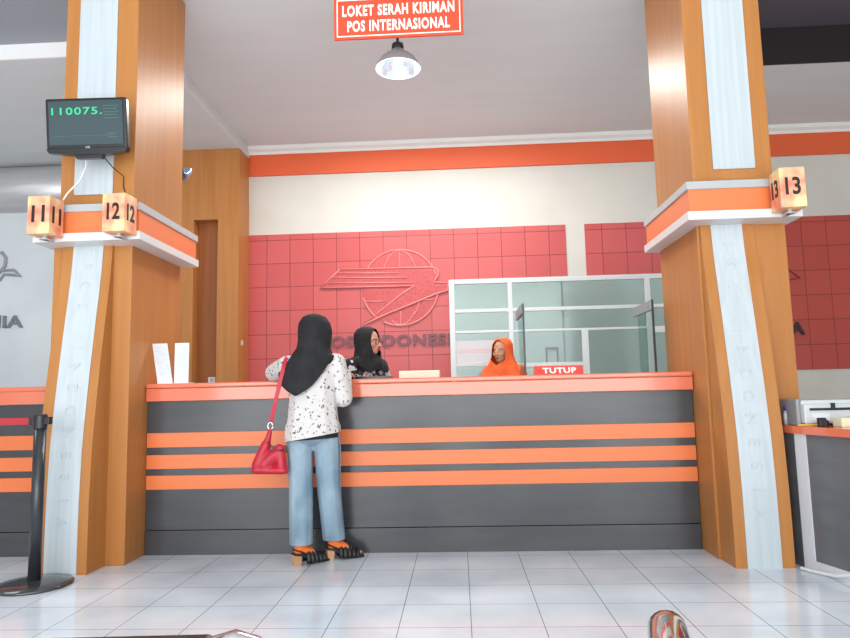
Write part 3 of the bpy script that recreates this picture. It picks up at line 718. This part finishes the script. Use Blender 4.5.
# ---------------------------------------------------- customer (local: facing +Y towards the counter)
def customer():
    r = thing('person', 'person in black headscarf, white floral blouse and light jeans standing at the counter', 'person', (-.94, 4.27, 0))
    b = bmesh.new()
    hipL, hipR = Vector((-.085, 0, .80)), Vector((.085, .01, .80))
    knL, knR = Vector((-.085, .03, .47)), Vector((.085, .07, .47))
    anL, anR = Vector((-.075, -.015, .145)), Vector((.112, .12, .145))
    shL, shR = Vector((-.155, -.015, 1.245)), Vector((.15, .0, 1.25))
    elL, elR = Vector((-.295, .16, 1.207)), Vector((.188, .045, 1.03))
    wrL, wrR = Vector((-.10, .335, 1.218)), Vector((.175, .215, 1.200))
    hull(b, (0, 0, .84), (.135, .08, .09), (0, .005, .80), (.13, .08, .06)); hull(b, (0, 0, .86), (.13, .09, .06), (0, 0, 1.0), (.11, .08, .06)); hull(b, (0, 0, 1.0), (.11, .08, .06), (0, 0, 1.18), (.13, .09, .08))
    hull(b, shL, .045, (0, 0, 1.27), .055); hull(b, shR, .045, (0, 0, 1.27), .055); hull(b, (0, -.005, 1.26), .052, (.005, .012, 1.38), .046)
    for h, k, a in ((hipL, knL, anL), (hipR, knR, anR)): hull(b, h, .085, k, .05); hull(b, k, .05, a, .032)
    for s, e, w in ((shL, elL, wrL), (shR, elR, wrR)): hull(b, s, .043, e, .034); hull(b, e, .034, w, .024)
    hand(b, wrL, (1, .25, -.12), (0, 0, -1), 1, .25); hand(b, wrR, (-.1, 1, -.12), (0, 0, -1), -1, .3)
    T = headT((.012, .02, 1.345), math.radians(-22), math.radians(-6)); head_parts(b, T)
    feet = ((anL, math.radians(-48)), (anR, math.radians(-66)))
    for a, y in feet:
        d = Vector((-math.sin(y), math.cos(y), 0)); hull(b, a-Vector((0, 0, .01)), .032, a-d*.012+Vector((0, 0, -.045)), .030); hull(b, a+Vector((0, 0, -.035)), .030, a+d*.11+Vector((0, 0, -.108)), (.036, .036, .016)); hull(b, a+d*.11+Vector((0, 0, -.110)), (.036, .036, .015), a+d*.155+Vector((0, 0, -.116)), (.032, .032, .012))
    obj('body', melt(b, .0055), SKIN, r); face_children(T, r)
    # jeans
    b = bmesh.new()
    hull(b, (0, 0, .93), (.135, .105, .03), (0, -.005, .80), (.152, .118, .07))
    for h, k, a, s in ((hipL, knL, anL, -1), (hipR, knR, anR, 1)):
        hull(b, h+Vector((0, -.008, .0)), .084, k, .078); hull(b, k, .078, a+Vector((0, 0, -.05)), .074)
    me = melt(b, .008, 6); cut(me, (0, 0, .128), (0, 0, -1)); jn = obj('jeans', me, JEANS, r); 
    bm = NB()
    tube(bm, [(.165, .0, .86), (.172, .02, .72), (.162, .06, .50), (.166, .11, .20)], .0035, 6)
    obj('seam', bm, mat('denim_seam', (116, 138, 160), .8), jn, True)
    # blouse
    b = bmesh.new()
    hull(b, (0, .0, .72), (.184, .142, .05), (0, 0, .86), (.176, .136, .06)); hull(b, (0, 0, .86), (.166, .126, .06), (0, 0, 1.02), (.150, .115, .06)); hull(b, (0, 0, 1.02), (.150, .115, .06), (0, -.005, 1.19), (.158, .112, .07))
    hull(b, shL, .062, (0, -.005, 1.265), .065); hull(b, shR, .062, (0, -.005, 1.265), .065)
    for s, e, w in ((shL, elL, wrL), (shR, elR, wrR)):
        hull(b, s, .066, e, .060); hull(b, e, .058, w-(w-e)*.10, .040)
    hull(b, elR+Vector((0, 0, .05)), .058, elR+Vector((0, .01, .0)), .058)
    me = melt(b, .008, 7)
    cut(me, (0, 0, .788), (.16, 0, -1))
    bl = obj('blouse', me, BLOUSE, r); so = bl.modifiers.new('so', 'SOLIDIFY'); so.thickness = .004; so.offset = 1
    b = bmesh.new(); hull(b, (0, .0, .72), (.177, .135, .05), (0, 0, .86), (.168, .128, .06)); me = melt(b, .008, 5); cut(me, (0, 0, .775), (.05, 0, -1)); obj('undershirt', me, HIJB, r)
    # scarf: round over the head, draped to a point on the back
    rows = [(0, 1.575, .016, -.012, .003, .003), (.03, 1.571, .016, -.012, .037, .038), (.09, 1.553, .017, -.012, .072, .078), (.18, 1.515, .018, -.010, .098, .104), (.30, 1.465, .018, -.004, .108, .113), (.42, 1.405, .014, .0, .106, .108),
            (.52, 1.355, .008, -.002, .108, .104), (.62, 1.305, -.006, -.004, .136, .118), (.72, 1.272, -.014, -.006, .166, .130), (.84, 1.225, -.026, -.008, .182, .140), (1, 1.19, -.036, -.010, .180, .146)]
    def fx(th, t):
        a = min(abs(th-PI+.22), PI); w = max(0, (t-.55)/.45)**1.3; rt = max(0, -math.sin(th-.25))**1.5
        back = max(0, 1-a/1.25)**.9; fr = max(0, 1-min(th, 2*PI-th)/.9)
        return w*(back*.145 + fr*.06 - (1-back)*.0 - rt*.12)
    # opening follows the turned head
    Rz = Matrix.Rotation(math.radians(-22), 4, 'Z')
    s = scarf(rows, fx, win=(1.450, .098, .60), folds=.003, seed=3)
    for v in s.verts:
        f = max(0, min(1, (v.co.z-1.28)/.1)); c = Vector((.008, -.005, v.co.z))
        v.co = c + Matrix.Rotation(math.radians(-22)*f, 3, 'Z') @ (v.co-c)
    cloth(obj('headscarf', s, HIJB, r, True))
    # sandals and socks
    for a, y in feet:
        d = Vector((-math.sin(y), math.cos(y), 0)); M4 = Matrix.Translation((a.x, a.y, 0)) @ Matrix.Rotation(y, 4, 'Z')
        b = bmesh.new(); hull(b, (0, -.0, .135), .038, (0, -.012, .095), .036); hull(b, (0, 0, .10), .037, (0, .06, .066), .034); bmesh.ops.transform(b, matrix=M4, verts=b.verts[:])
        obj('orange_sock', melt(b, .006, 4), mat('orange_sock', (244, 122, 54), .8), r)
        b = NB(); prism(b, [(-.052, .0755), (-.055, .069), (-.02, .062), (.06, .022), (.10, .001), (.185, .001), (.19, .014), (.105, .016), (.065, .040), (.0, .076)], 'x', -.036, .036)
        bmesh.ops.transform(b, matrix=M4, verts=b.verts[:]); sn = obj('sandal', b, BLACKP, r)
        b = NB(); prism(b, [(-.048, 0), (-.012, 0), (-.004, .066), (-.053, .066)], 'x', -.024, .024); bmesh.ops.transform(b, matrix=M4, verts=b.verts[:]); obj('block_heel', b, mat('tan_heel', (196, 150, 112), .5), sn)
        b = NB()
        for (t0, h0, w0, r0) in ((.035, .088, .040, .030), (.062, .074, .042, .034), (.09, .064, .043, .034), (.118, .054, .043, .034), (.145, .046, .042, .030)):
            tube(b, [(w0*math.cos(q)*1., t0, .012+(h0-.012)*math.sin(q)) for q in [PI*k/10 for k in range(11)]], r0*.5, 8)
        tube(b, [(.037, .03, .06), (.036, -.02, .088), (.018, -.048, .098), (-.018, -.048, .098), (-.036, -.02, .088), (-.037, .03, .06)], .005, 8)
        bmesh.ops.transform(b, matrix=M4, verts=b.verts[:]); obj('strap', b, mat('black_leather', (30, 28, 30), .45), sn, True)
    return r
customer()

# red shoulder bag
bg = thing('shoulder_bag', 'red shoulder bag hanging at the hip of the customer', 'bag', (-1.195, 4.18, .565))
REDB = noise_mat('red_leather', (180, 24, 46), (194, 34, 58), (6, 6, 6), rough=.42, bump=.08)
b = bmesh.new()
hull(b, (-.075, 0, .025), (.028, .045, .022), (.08, 0, .02), (.030, .045, .020)); hull(b, (-.07, 0, .05), (.03, .048, .03), (-.02, 0, .15), (.028, .032, .03)); hull(b, (.07, 0, .04), (.03, .048, .03), (.055, .0, .135), (.03, .03, .02)); hull(b, (-.03, 0, .05), (.05, .05, .04), (.03, 0, .1), (.04, .04, .03)); hull(b, (-.02, 0, .14), (.024, .026, .03), (.004, .0, .225), (.011, .013, .012))
bmesh.ops.transform(b, matrix=Matrix.Diagonal((1.12, .95, 1.22, 1)), verts=b.verts[:]); obj('bag_body', melt(b, .006, 6), REDB, bg)
b = bmesh.new(); tube(b, [(.0, -.034, .205), (.028, -.046, .172), (.067, -.047, .152), (.10, -.03, .152)], .005, 8); obj('rolled_edge', b, mat('dark_red', (130, 20, 38), .5), bg, True)
b = bmesh.new(); tube(b, [(.004+.016*math.cos(2*PI*k/20), 0, .300+.022*math.sin(2*PI*k/20)) for k in range(21)], .0045, 8); obj('ring', b, CHROME, bg, True)
b = bmesh.new(); L = [Vector(p) for p in ((.006, .0, .318), (.035, -.015, .43), (.068, -.022, .56), (.088, -.008, .66), (.098, .02, .722), (.10, .075, .752), (.10, .13, .725), (.09, .155, .66))]
va = []
for p in L: va.append((b.verts.new(p+Vector((-.013, 0, 0))), b.verts.new(p+Vector((.013, 0, 0)))))
for p, q in zip(va, va[1:]): b.faces.new((p[0], p[1], q[1], q[0]))
st = obj('strap', b, REDB, bg); m_ = st.modifiers.new('s', 'SOLIDIFY'); m_.thickness = .005; m_.offset = 0

# ---------------------------------------------------- clerks
def clerk(label, loc, rz, head_yaw, scarf_mat, top_mat, skin, zs, tip, glasses=False, side_arm=.0, cover=.0, lift=.04, wide=1., drape=1.):
    r = thing('person', label, 'person', loc, rz); r.scale = ((zs+cover*1.5)*wide, (zs+cover*1.5)*wide, zs)
    b = bmesh.new()
    hips = [Vector((s*.085, 0, .80)) for s in (-1, 1)]
    sh = [Vector((s*.155, -.01, 1.27)) for s in (-1, 1)]
    el = [Vector((s*.215, .03, 1.02)) for s in (-1, 1)]
    wr = [Vector((s*.14, .20, .93)) for s in (-1, 1)]
    hull(b, (0, 0, .86), (.145, .10, .09), (0, 0, .82), (.14, .105, .08)); hull(b, (0, 0, .86), (.13, .09, .06), (0, 0, 1.0), (.11, .08, .06)); hull(b, (0, 0, 1.0), (.11, .08, .06), (0, 0, 1.18), (.13, .09, .08))
    for s in sh: hull(b, s, .045, (0, 0, 1.29), .055)
    hull(b, (0, -.005, 1.28), .052, (0, .008, 1.40), .046)
    for i, s in enumerate((-1, 1)):
        hull(b, hips[i], .085, (s*.085, .02, .44), .05); hull(b, (s*.085, .02, .44), .05, (s*.085, -.01, .07), .034)
        hull(b, (s*.085, -.02, .03), (.03, .035, .03), (s*.095, .13, .02), (.036, .045, .02))
        hull(b, sh[i], .043, el[i], .034); hull(b, el[i], .034, wr[i], .024)
        hand(b, wr[i], (-s*.3, 1, -.1), (0, 0, -1), s, .3)
    T = headT((0, .015, 1.355), head_yaw, math.radians(-2)); head_parts(b, T)
    obj('body', melt(b, .0055), skin, r); face_children(T, r)
    b = bmesh.new()
    hull(b, (0, 0, .70), (.17, .13, .05), (0, 0, .95), (.155, .12, .06)); hull(b, (0, 0, .95), (.155, .12, .06), (0, 0, 1.2), (.155, .118, .07))
    for i in range(2):
        hull(b, sh[i], .062, (0, 0, 1.29), .063); hull(b, sh[i], .062, el[i], .056); hull(b, el[i], .054, wr[i], .040)
    me = melt(b, .009, 6); cut(me, (0, 0, .72), (0, 0, -1)); obj('shirt', me, top_mat, r)
    b = bmesh.new(); hull(b, (0, 0, .80), (.15, .12, .06), (0, 0, .76), (.155, .125, .06))
    for s in (-1, 1): hull(b, (s*.08, 0, .78), .10, (s*.085, .02, .44), .075); hull(b, (s*.085, .02, .44), .075, (s*.085, -.005, .06), .065)
    me = melt(b, .01, 5); cut(me, (0, 0, .05), (0, 0, -1)); obj('trousers', me, mat('black_trousers', (34, 34, 38), .8), r)
    for s in (-1, 1):
        b = bmesh.new(); hull(b, (s*.085, -.03, .025), (.036, .04, .025), (s*.096, .13, .018), (.042, .05, .018)); obj('shoe', b, BLACKP, r, True)
    z0 = 1.355
    rows = [(0, z0+.232, 0, -.002, .003, .003), (.03, z0+.228, 0, -.002, .034, .040), (.09, z0+.21, 0, -.002, .064, .078), (.18, z0+.172, 0, 0, .086, .100), (.30, z0+.12, 0, .004, .092, .106), (.42, z0+.055, 0, .008, .090+cover*.25, .104),
            (.52, z0+.005, 0, .008, .102+cover*.6, .104), (.62, z0-.045, 0, .008, .134+cover*.7, .118), (.72, z0-.085, 0, .006, .176+cover*.3, .136), (.84, z0-.135, 0, .004, .200+cover*.5, .150+cover*.2), (1, z0-.19, 0, .004, .206+cover, .156+cover*.4)]
    def fx(th, t):
        fr = max(0, 1-min(th, 2*PI-th)/1.3); bk = max(0, 1-abs(th-PI)/1.3); w = max(0, (t-.55)/.45)
        return w*(fr*tip + bk*.05 - (0 if cover else lift*max(0, 1-fr*2)))
    rows = [q[:4] + ((q[4]*drape, q[5]*(drape*.5+.5)) if q[0] > .6 else q[4:]) for q in rows]
    s = scarf(rows, fx, win=(z0+.096, .110, .86), folds=.0045, seed=5)
    for v in s.verts:
        f = max(0, min(1, (v.co.z-(z0-.09))/.12)); c = Vector((0, .004, v.co.z))
        v.co = c + Matrix.Rotation(head_yaw*f, 3, 'Z') @ (v.co-c)
    cloth(obj('headscarf', s, scarf_mat, r, True))
    if glasses:
        b = bmesh.new()
        for q in (-1, 1):
            tube(b, [(q*.033+.023*math.cos(2*PI*k/24), .094, .1+.019*math.sin(2*PI*k/24)) for k in range(25)], .0028, 6)
            tube(b, [(q*.055, .094, .105), (q*.072, .06, .105), (q*.078, .0, .10)], .0024, 6)
        tube(b, [(-.011, .094, .104), (0, .098, .107), (.011, .094, .104)], .0024, 6)
        bmesh.ops.transform(b, matrix=T, verts=b.verts[:]); obj('eyeglasses', b, mat('glasses_frame', (50, 36, 32), .3), r, True)
    return r
clerk('person in black headscarf and eyeglasses with a dark floral shirt behind the counter', (-.77, 5.6, 0), math.radians(-128), math.radians(17), HIJB, SHIRT, SKIN2, 1.02, -.07, True, lift=.12, wide=1.07, drape=.80)
clerk('person in an orange headscarf behind the counter before the glass office', (.405, 6.05, 0), math.radians(150), math.radians(-4), HIJO, HIJO, SKIN, .965, .10, False, 0, .03)

# ================================================================== LIGHT
w = bpy.data.worlds.new('world'); SC.world = w; w.use_nodes = True
w.node_tree.nodes['Background'].inputs[0].default_value = (.93, .97, 1, 1); w.node_tree.nodes['Background'].inputs[1].default_value = 1.45
def area(name, loc, rot, sx, sy, e, col=(1, 1, 1)):
    l = bpy.data.lights.new(name, 'AREA'); l.shape = 'RECTANGLE'; l.size = sx; l.size_y = sy; l.energy = e; l.color = col
    o = bpy.data.objects.new(name, l); COL.objects.link(o); o.location = loc; o.rotation_euler = rot
    return o
area('daylight_doors', (-.5, -3.2, 1.9), (math.radians(90), 0, 0), 8, 3.2, 330, (.97, .99, 1))
area('added_wall_fill', (-.3, 6.6, 4.2), (0, 0, 0), 2.8, .6, 120, (1, .97, .93))  # added fill to lift the red wall and clerks, no lamp fitting there
area('added_hall_fill', (-5.4, 4.3, 4.1), (0, 0, 0), 2.0, 2.0, 60, (1, 1, 1))  # added fill over the side hall, not an actual fitting
area('added_ceiling_fill', (-.5, -2.0, .03), (math.radians(180), 0, 0), 9, 2.4, 420, (.95, .98, 1))  # added upward fill that brightens the ceiling, no real source on the floor
pl = bpy.data.lights.new('lamp_bulb', 'SPOT'); pl.energy = 40; pl.spot_size = math.radians(120); pl.shadow_soft_size = .04
po = bpy.data.objects.new('lamp_bulb', pl); COL.objects.link(po); po.location = (-.402, 4.9, 3.555)
SC.view_settings.view_transform = 'Standard'; SC.view_settings.look = 'None'; SC.view_settings.exposure = 0; SC.view_settings.gamma = 1
